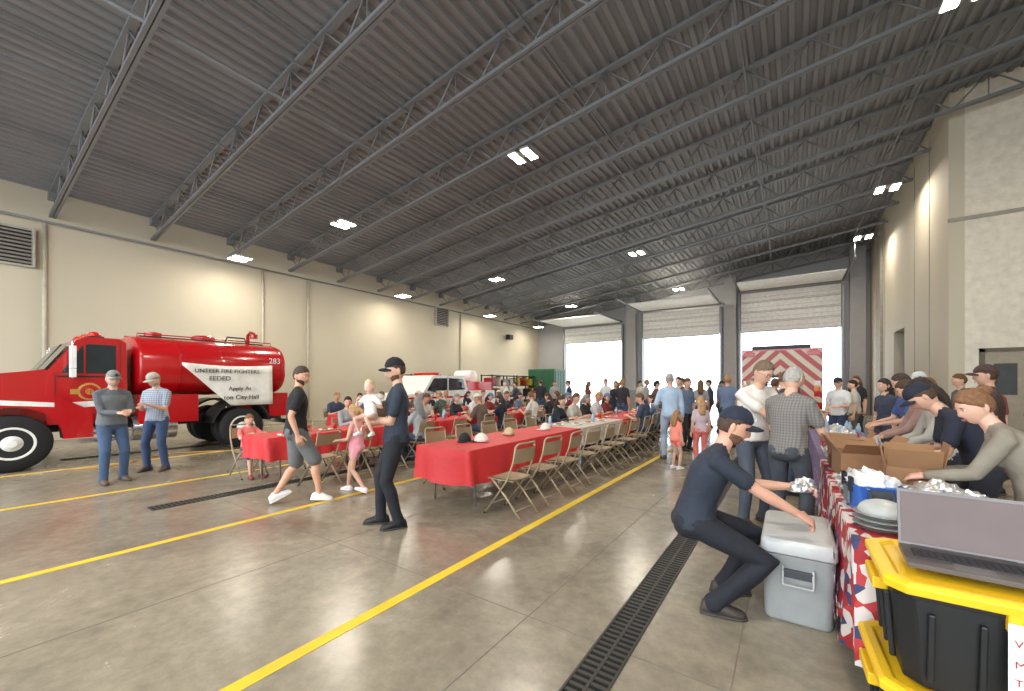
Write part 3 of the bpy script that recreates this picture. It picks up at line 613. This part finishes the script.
for sx in(-.7,.7):
    for sy in(-.5,.5): g.lathe((sx-.04,sy,.08),[(0,.08),(.08,.08)],2,'x',12)
g.finish('storage_locker',[mat('green_enamel',(48,105,72),.4),mat('green_enamel_dark',(40,90,62),.4),BLK],(-12.2,21.5,0),0,.015)
for X,Y in((-15.6,14.5),(-15.6,17.2),(-13.0,17.6),(-13.0,19.9)):
    k=MB()
    for sy in(-1,1):
        for sx in(-.35,.35): k.bb(sx-.03,sx+.03,sy-.03,sy+.03,0,2.1,0)
    for z in(.3,.9,1.5,2.05): k.bb(-.4,.4,-1.03,1.03,z-.02,z+.02,0)
    rr=random.Random(int(Y))
    for z in(.32,.92,1.52):
        yy=-.9
        while yy<.75:
            w_=rr.uniform(.18,.4); h_=rr.uniform(.2,.48); m_=rr.choice([1,2,3,4])
            if rr.random()<.3: k.lathe((0,yy+w_/2,z),[(0,w_/2),(h_,w_/2),(h_+.03,w_/3)],m_,'z',14)
            else: k.bb(-.28,.3,yy,yy+w_,z,z+h_,m_)
            yy+=w_+.05
    k.finish('equipment_rack',[mat('rack_steel',(70,72,75),.5,.5),mat('box_red',(170,35,35),.5),mat('box_black',(35,35,38),.5),mat('box_white',(200,200,196),.5),mat('box_yellow',(205,175,60),.5)],(X,Y,0),0,.008)

# ------------------------------------------------------------ folding chairs / tables
c=MB()
for sx in(-.2,.2):
    c.path([(sx*.96,-.22,.84),(sx,-.19,.66),(sx,-.10,.44),(sx,.24,.012)],.0125,0,8)
    c.path([(sx*.9,.14,.42),(sx*.9,-.05,.25),(sx*.9,-.27,.012)],.0125,0,8)
    c.tube((sx,.235,.012),(sx,.255,-.0),.016,1); 
c.path([(-.192,-.22,.84),(-.16,-.235,.865),(.16,-.235,.865),(.192,-.22,.84)],.0125,0,8)
c.tube((-.2,.15,.13),(.2,.15,.13),.009,0); c.tube((-.18,-.2,.09),(.18,-.2,.09),.009,0)
vs=[];fs=[]
for i_ in range(9):
    for j in range(7):
        u=-1+i_/4; v=j/6; vs.append((u*.19,-.17+v*.38,.452-.012*math.exp(-u*u*2)+(-.03*max(0,v-.8)*5*.5)))
for i_ in range(8):
    for j in range(6): a=i_*7+j; fs.append((a,a+7,a+8,a+1))
c.add(vs,fs,2,True); c.bb(-.19,.19,-.17,.2,.425,.436,0)
vs=[];fs=[]
for i_ in range(9):
    for j in range(4):
        u=-1+i_/4; v=j/3; vs.append((u*.195,-.20-.03*(1-u*u)-.03*v,.64+v*.17))
for i_ in range(8):
    for j in range(3): a=i_*4+j; fs.append((a,a+4,a+5,a+1))
c.add(vs,fs,0,True); c.add([(a,b_+.012,z_) for a,b_,z_ in vs],fs,0,True)
cme=c.mesh('folding_chair',[mat('chair_beige_metal',(160,142,114),.4,.3),BLK,mat('chair_seat',(150,132,104),.5)])
CH_=[(x,y,a) for x,y,a in SEAT]
for y in(4.05,4.75,5.42,6.1,6.8,7.5,8.2,9.0): CH_.append((-2.80,y,180+random.uniform(-9,9)))
for y in(4.6,5.3,6.0,6.7,7.5): CH_.append((-4.45,y,random.uniform(-7,7)))
for y in(3.5,4.1,4.85,6.5,9.2): CH_.append((-6.02,y,180+random.uniform(-8,8)))
for y in(4.2,): CH_.append((-7.62,y,random.uniform(-7,7)))
for y in(12.4,13.1): CH_.append((-2.80,y,180+random.uniform(-7,7)))
for x,y,a in CH_: place(cme,'folding_chair',(x,y,0),a-90)
REDC=mat('red_tablecloth',(196,44,46),.55,0,.06,4,.25,14); REDC2=mat('tablecloth_white_print',(190,178,168),.6,0,.25,20)
def table(x0,x1,y0,y1,drop,m,top=.75,name='folding_table',stars=False):
    b=MB(); b.bb(x0+.01,x1-.01,y0+.01,y1-.01,top-.045,top-.004,1)
    n=max(1,round((y1-y0)/1.8))
    for k in range(n+1):
        yy=min(max(y0+.25,y0+(y1-y0)*k/n),y1-.25)
        for xx in(x0+.1,x1-.1): b.tube((xx,yy,0),(xx,yy,top-.04),.015,1)
        b.tube((x0+.1,yy,.25),(x1-.1,yy,.25),.01,1)
    per=[]
    def seg(a,b_,nn):
        for q in range(nn): per.append((a[0]+(b_[0]-a[0])*q/nn,a[1]+(b_[1]-a[1])*q/nn,b_,a))
    ny=int((y1-y0)/.06); nx=int((x1-x0)/.06)
    seg((x1,y0),(x1,y1),ny); seg((x1,y1),(x0,y1),nx); seg((x0,y1),(x0,y0),ny); seg((x0,y0),(x1,y0),nx)
    rows=[]
    for l in[0,.04,.3,.65,1]:
        row=[]
        for q,(px,py,b_,a) in enumerate(per):
            t=Vector((b_[0]-a[0],b_[1]-a[1],0)).normalized(); nrm=Vector((t.y,-t.x,0))
            w_=(.012+.026*l)*math.sin(q*.9+math.sin(q*.37)*2)*l+.01*l+(.004 if l else 0)
            z=top-(l*drop if l else 0)-(.02*math.sin(q*.21) if l==1 else 0)
            row.append(Vector((px,py,z+.001))+nrm*w_)
        rows.append(row)
    b.loft(rows,0,True,False); o=[tuple(v) for v in rows[0]]; b.add(o,[tuple(range(len(o)))],0)
    if stars:
        rr=random.Random(3)
        for q in range(150):
            yy=rr.uniform(y0+.05,y1-.05); zz=top-rr.uniform(.05,drop-.03); r0=rr.uniform(.02,.04)
            pts=[(x0-.055,yy+(r0 if g_%2==0 else r0*.42)*math.sin(g_*math.pi/5+q),zz+(r0 if g_%2==0 else r0*.42)*math.cos(g_*math.pi/5+q)) for g_ in range(10)]
            b.add(pts,[tuple(range(10))],rr.choice([2,3,2]))
    return b.finish(name,[m,mat('table_grey',(120,118,112),.5,.2),mat('star_blue',(40,50,110),.6),mat('star_white',(235,232,228),.6)],fixn=True)
table(-4.1,-3.2,3.72,6.9,.42,REDC); table(-4.1,-3.2,6.92,9.2,.32,REDC2); table(-4.1,-3.2,9.22,13,.35,REDC)
table(-7.25,-6.45,2.9,6.5,.35,REDC); table(-7.25,-6.45,6.52,9.5,.3,REDC); table(-7.25,-6.45,9.52,12.8,.3,REDC)
table(-10.3,-9.5,6.2,9.9,.3,REDC); table(-10.3,-9.5,9.92,13.6,.3,REDC)
def hat(b,x,y,z,a,m1,m2):
    M=Matrix.Rotation(R(a),3,'Z')
    b.ell((x,y,z),None,m1,M,16,10,lambda u:Vector((u.x*.09,u.y*.105,max(0,u.z)*.12+.005)))
    pts=[Vector((x,y,z+.012))+M@Vector((.08*math.cos(t),.06+.12*math.sin(t),0)) for t in[math.pi*k/10 for k in range(11)]]
    b.add(pts+[p-Vector((0,0,.008)) for p in pts],[tuple(range(11)),tuple(range(21,10,-1))]+[(k,(k+1)%11,(k+1)%11+11,k+11) for k in range(11)],m2)
hm=[mat('cap_black',(25,25,28),.8),mat('cap_white',(215,208,195),.8),mat('cap_tan',(185,165,130),.8)]
for x,y,a,p_,q_ in((-3.8,4.35,200,0,0),(-3.58,4.45,120,1,0),(-3.7,5.3,60,2,1),(-3.6,6.3,150,1,1),(-6.9,5.2,30,1,1)):
    b=MB(); hat(b,0,0,0,a,p_,q_); b.finish('baseball_cap',hm,(x,y,.755))
tw=[mat('paper_white',(230,228,222),.7),mat('cup_red',(185,30,35),.4),mat('bottle_blue',(150,180,205),.15),mat('food_brown',(150,105,60),.8)]
def ware(x0,x1,y0,y1,n,seed):
    b=MB(); rr=random.Random(seed)
    for k in range(n):
        x=rr.uniform(x0,x1); y=y0+(y1-y0)*(k+rr.random()*.6)/n; q=rr.random(); z=.753
        if q<.45:
            b.lathe((x,y,z),[(0,.08),(.004,.085),(.018,.115),(.02,.11),(.008,.08)],0,'z',18); b.ell((x,y,z+.02),(.06,.05,.022),3)
        elif q<.75: b.lathe((x,y,z),[(0,.03),(.11,.043),(.112,.038)],1,'z',14)
        else: b.lathe((x,y,z),[(0,.032),(.13,.032),(.16,.02),(.175,.013),(.2,.014)],2,'z',12)
    b.finish('tableware',tw)
ware(-3.95,-3.35,6.8,12.8,22,1); ware(-7.1,-6.6,3.1,12.6,34,2); ware(-10.2,-9.6,6.4,13.4,26,3)

# ------------------------------------------------------------ serving table, right
PAT=bpy.data.materials.new('patriotic_cloth'); PAT.use_nodes=True; nt=PAT.node_tree;N=nt.nodes;L=nt.links;b=N['Principled BSDF'];b.inputs['Roughness'].default_value=.7
tc=N.new('ShaderNodeTexCoord');vo=N.new('ShaderNodeTexVoronoi');vo.inputs['Scale'].default_value=17;L.new(tc.outputs['Object'],vo.inputs['Vector'])
s2=N.new('ShaderNodeSeparateColor');L.new(vo.outputs['Color'],s2.inputs[0]);r=N.new('ShaderNodeValToRGB');r.color_ramp.interpolation='CONSTANT'
r.color_ramp.elements[0].color=lin((165,40,46))+(1,);r.color_ramp.elements[1].position=.38;r.color_ramp.elements[1].color=lin((215,205,198))+(1,)
e_=r.color_ramp.elements.new(.70);e_.color=lin((62,66,105))+(1,);e_=r.color_ramp.elements.new(.84);e_.color=lin((190,60,62))+(1,)
L.new(s2.outputs[0],r.inputs['Fac']);L.new(r.outputs['Color'],b.inputs['Base Color'])
table(.27,1.0,2.72,5.5,.62,PAT,stars=True,name='serving_table'); table(.27,1.0,5.52,9.2,.55,mat('purple_print_cloth',(120,105,140),.7,0,.35,30),name='serving_table')
FOIL=bpy.data.materials.new('foil'); FOIL.use_nodes=True; nt=FOIL.node_tree;N=nt.nodes;L=nt.links;b=N['Principled BSDF'];b.inputs['Metallic'].default_value=.85;b.inputs['Roughness'].default_value=.3;b.inputs['Base Color'].default_value=(.78,.78,.78,1)
n2=N.new('ShaderNodeTexVoronoi');n2.inputs['Scale'].default_value=40;tc=N.new('ShaderNodeTexCoord');L.new(tc.outputs['Object'],n2.inputs['Vector']);bp=N.new('ShaderNodeBump');bp.inputs['Strength'].default_value=.8;bp.inputs['Distance'].default_value=.02;L.new(n2.outputs['Distance'],bp.inputs['Height']);L.new(bp.outputs['Normal'],b.inputs['Normal'])
def heap(b,cx,cy,z,rx_,ry_,h,m,seed=1,amp=.25):
    rr=random.Random(seed); ph=[rr.uniform(0,6) for _ in range(6)]
    def fn(u):
        k=1+amp*(math.sin(u.x*9+ph[0])*math.sin(u.y*8+ph[1])+.6*math.sin(u.z*11+ph[2]+u.x*7))*.5
        return Vector((u.x*rx_*k,u.y*ry_*k,max(-.0,u.z)*h*k))
    b.ell((cx,cy,z),None,m,None,22,14,fn)
def foil_tray(x,y,z,w_,l_,h_,seed):
    b=MB(); a,c_=w_/2,l_/2
    def rc(k,zz,n=1): return [Vector((sx*a*k,sy*c_*k,zz)) for sx,sy in((-1,-1),(1,-1),(1,1),(-1,1))]
    b.loft([rc(.85,0),rc(1,h_),rc(1.06,h_),rc(1.06,h_+.006),rc(.97,h_+.006),rc(.84,.012)],0,False)
    heap(b,0,0,h_*.6,a*.9,c_*.9,h_*.9+.04,0,seed)
    b.finish('foil_tray',[FOIL],(x,y,z),0)
for k,(x,y,w_,l_,h_) in enumerate(((.82,3.32,.34,.28,.10),(.80,3.72,.33,.36,.09),(.42,4.0,.26,.26,.08),(.80,5.15,.34,.4,.09),(.45,5.75,.3,.34,.08),(.75,6.4,.35,.5,.08),(.6,7.4,.4,.5,.08),(.6,8.3,.4,.5,.08))):
    foil_tray(x,y,.755,w_,l_,h_,k)
def cbox(x,y,z,w_,l_,h_,rz,flap=50):
    b=MB(); a,c_=w_/2,l_/2; th=.006
    b.bb(-a,a,-c_,c_,0,th,0)
    for sx in(-1,1): b.bb(sx*a,sx*(a-th),-c_,c_,0,h_,0); b.bb(-a,a,sx*c_,sx*(c_-th),0,h_,0)
    for sx in(-1,1):
        M=Matrix.Rotation(R(sx*flap),3,'Y'); b.box(Vector((sx*a,0,h_))+M@Vector((0,0,.09)),(th,l_-.02,.18),0,M)
        M=Matrix.Rotation(R(-sx*(flap+20)),3,'X'); b.box(Vector((0,sx*c_,h_))+M@Vector((0,0,.08)),(w_-.02,th,.16),0,M)
    b.bb(-.03,.03,-c_-.002,c_+.002,h_*.3,h_*.32,1); heap(b,0,0,h_*.35,a*.85,c_*.85,h_*.6,2,int(x*9+y*5))
    b.finish('cardboard_box',[mat('cardboard',(150,112,78),.85,0,.08,4),mat('tape',(170,140,100),.4),mat('paper_white',(230,228,222),.7)],(x,y,z),rz)
cbox(.52,4.75,.755,.36,.30,.20,8,35); cbox(.74,4.15,.755,.30,.28,.20,-5,10); cbox(.45,5.25,.755,.26,.26,.18,0,30)
def cooler(x,y,z,w_,l_,h_,cb,cl,rz,name='cooler',bag=False):
    b=MB(); a,c_=w_/2,l_/2
    def rr_(k,zz,rad=.05):
        pts=[]
        for (sx,sy,a0) in((1,1,0),(-1,1,90),(-1,-1,180),(1,-1,270)):
            for q in range(5):
                t=R(a0+q*22.5); pts.append(Vector((sx*(a*k-rad)+rad*math.cos(t),sy*(c_*k-rad)+rad*math.sin(t),zz)))
        return pts
    def rr2(k,zz,rad=.05):
        pts=[]
        for (sx,sy,a0) in((1,1,0),(-1,1,90),(-1,-1,180),(1,-1,270)):
            for q in range(5):
                t=R(a0+q*22.5); pts.append(Vector((sx*(a*k-rad)+rad*math.cos(t),sy*(c_*k-rad)+rad*math.sin(t),zz)))
        return pts
    b.loft([rr_(.90,0),rr_(.92,.02),rr_(.98,h_*.80),rr_(1.0,h_*.82)],0)
    if not bag: b.loft([rr2(1.02,h_*.835),rr2(1.03,h_*.85),rr2(1.02,h_*.96),rr2(.96,h_),rr2(.6,h_+.004)],1)
    else: heap(b,0,0,h_*.75,a*.95,c_*.95,h_*.45,4,5,.5)
    for s_ in(-1,1):
        b.box((0,s_*(c_+.0),h_*.62),(w_*.4,.03,.05),2)
        b.path([(-w_*.2,s_*c_*.99,h_*.7),(-w_*.2,s_*(c_+.04),h_*.5),(w_*.2,s_*(c_+.04),h_*.5),(w_*.2,s_*c_*.99,h_*.7)],.010,0 if not bag else 2)
        for q in(-.28,.28): b.box((-a*.99,q*l_,h_*.80),(.02,.06,.09),2)
    b.box((-a-.003,0,h_*.42),(.012,l_*.4,.10),3); b.tube((-a-.01,c_*.7,.06),(-a+.02,c_*.7,.06),.02,2)
    b.finish(name,[mat('cooler_body',cb,.45),mat('cooler_lid',cl,.4),mat('cooler_hardware',(60,62,66),.5),mat('cooler_label',(110,115,120),.5),mat('plastic_bag',(225,226,228),.3,0,.1,20,.6,30)],(x,y,z),rz,.004)
cooler(.04,3.54,0,.40,.74,.54,(160,162,160),(186,187,184),0)
cooler(.44,3.48,.755,.26,.34,.20,(45,90,165),(230,230,230),5,bag=True)
cooler(.82,2.98,.755,.32,.28,.17,(62,82,74),(230,230,230),0,'storage_bin',bag=True)
b=MB(); 
for k in range(3): b.lathe((0,0,k*.03),[(0,.10),(.025,.115),(.028,.13),(.031,.125)],0,'z',24)
b.ell((0,0,.1),(.11,.12,.06),1); b.finish('serving_bowl_stack',[mat('pan_grey',(150,150,146),.35,.3),mat('lid_light',(176,178,174),.35)],(.42,3.0,.755))
b=MB(); rr=random.Random(9)
for k in range(26):
    x=rr.uniform(.36,.92); y=5.95+k*.122
    if k%2: b.lathe((x,y,.753),[(0,.032),(.13,.032),(.16,.02),(.175,.013),(.2,.014)],2,'z',12)
    else: b.lathe((x,y,.753),[(0,.03),(.11,.043),(.112,.038)],k%3 and 0 or 1,'z',14)
b.finish('drink_bottles',tw)
b=MB(); heap(b,0,0,0,.10,.055,.05,0,4,.4); heap(b,.05,.05,.02,.08,.05,.05,0,6,.4); b.finish('foil_wrapped_burrito',[FOIL],(.07,3.40,.83),40)
YE=mat('tote_lid_yellow',(232,184,28),.4,0,.04); TB=mat('tote_black',(26,27,29),.42)
def tote(x,y,z,rz=0):
    b=MB(); a,c_,h_=.37,.265,.375
    def q(k,zz,e=0): return [Vector((sx*(a*k+e),sy*(c_*k+e),zz)) for sx,sy in((-1,-.8),(-.85,-1),(.85,-1),(1,-.8),(1,.8),(.85,1),(-.85,1),(-1,.8))]
    b.loft([q(.86,0),q(.88,.01),q(.97,h_-.04),q(1.0,h_-.03),q(1.0,h_)],1,False)
    b.loft([q(1.0,h_-.015,.02),q(1.0,h_+.02,.022),q(1.0,h_+.03,.005),q(.93,h_+.03),q(.90,h_+.015),q(.5,h_+.015)],0,False)
    for k in range(5): b.box((-.26+k*.13,-c_*.95-.004,h_*.45),(.02,.02,h_*.7),1,Matrix.Rotation(R(4),3,'X'))
    for k in range(3): b.box((-a*.95-.002,-.12+k*.12,h_*.45),(.02,.02,h_*.7),1,Matrix.Rotation(R(-4),3,'Y'))
    for s_ in(-1,1): b.box((s_*(a+.01),0,h_-.06),(.05,.2,.05),0); b.box((0,s_*(c_+.005),h_-.04),(.16,.03,.07),0)
    b.finish('storage_tote',[YE,TB],(x,y,z),rz,.006)
tote(.67,2.37,0,2); tote(.69,2.37,.406)
b=MB(); b.box((0,0,.009),(.38,.25,.018),0); b.box((0,.02,.0185),(.32,.11,.002),1)
for r_ in range(5):
    for k in range(14): b.box((-.143+k*.022,.062-r_*.021,.020),(.018,.017,.003),1)
b.box((0,-.075,.0185),(.11,.07,.0015),2)
M=Matrix.Rotation(R(-14),3,'X'); b.box(Vector((0,.125,.018))+M@Vector((0,0,.12)),(.38,.008,.24),0,M); b.box(Vector((0,.12,.018))+M@Vector((0,0,.12)),(.36,.003,.215),3,M); b.tube((-.15,.125,.015),(.15,.125,.015),.008,1)
b.finish('laptop',[mat('laptop_grey',(100,95,93),.35,.5),mat('laptop_keys',(42,42,46),.5),mat('touchpad',(100,96,95),.3),mat('laptop_screen',(84,62,56),.15)],(.58,2.33,.83),-3,.002)  # screen base colour has a brown reflection painted in
b=MB(); b.box((0,0,0),(.216,.003,.29),0); so=b.finish('paper_sign',[mat('paper_white',(230,228,222),.7)],(.715,2.078,.60),0)
SR=mat('sign_red',(170,50,50),.6)
for s_,z in(('VOLUNTEER',.07),('Members',0),('Tacos $5',-.06),('Thank you',-.11)): text(s_,.034,SR,so,(-.095,-.003,z),(R(90),0,0),.0006)

# ------------------------------------------------------------ light, world, camera
w=bpy.data.worlds.new('World'); bpy.context.scene.world=w; w.use_nodes=True
bg=w.node_tree.nodes['Background']; bg.inputs['Color'].default_value=(.84,.92,1,1); bg.inputs['Strength'].default_value=5.5
sn=bpy.data.lights.new('sun','SUN'); sn.energy=4; sn.angle=R(2); so=bpy.data.objects.new('sun',sn); bpy.context.collection.objects.link(so); so.rotation_euler=(R(-52),R(12),0); so.location=(0,40,30)
cd=bpy.data.cameras.new('camera'); cd.sensor_width=36; cd.lens=405/1024*36; cd.shift_y=39.5/1024; cd.clip_end=300
co=bpy.data.objects.new('camera',cd); bpy.context.collection.objects.link(co); co.location=(0,0,1.55); co.rotation_euler=(R(90),0,R(34.5)); bpy.context.scene.camera=co
sc=bpy.context.scene; sc.view_settings.view_transform='Standard'; sc.view_settings.exposure=0.0
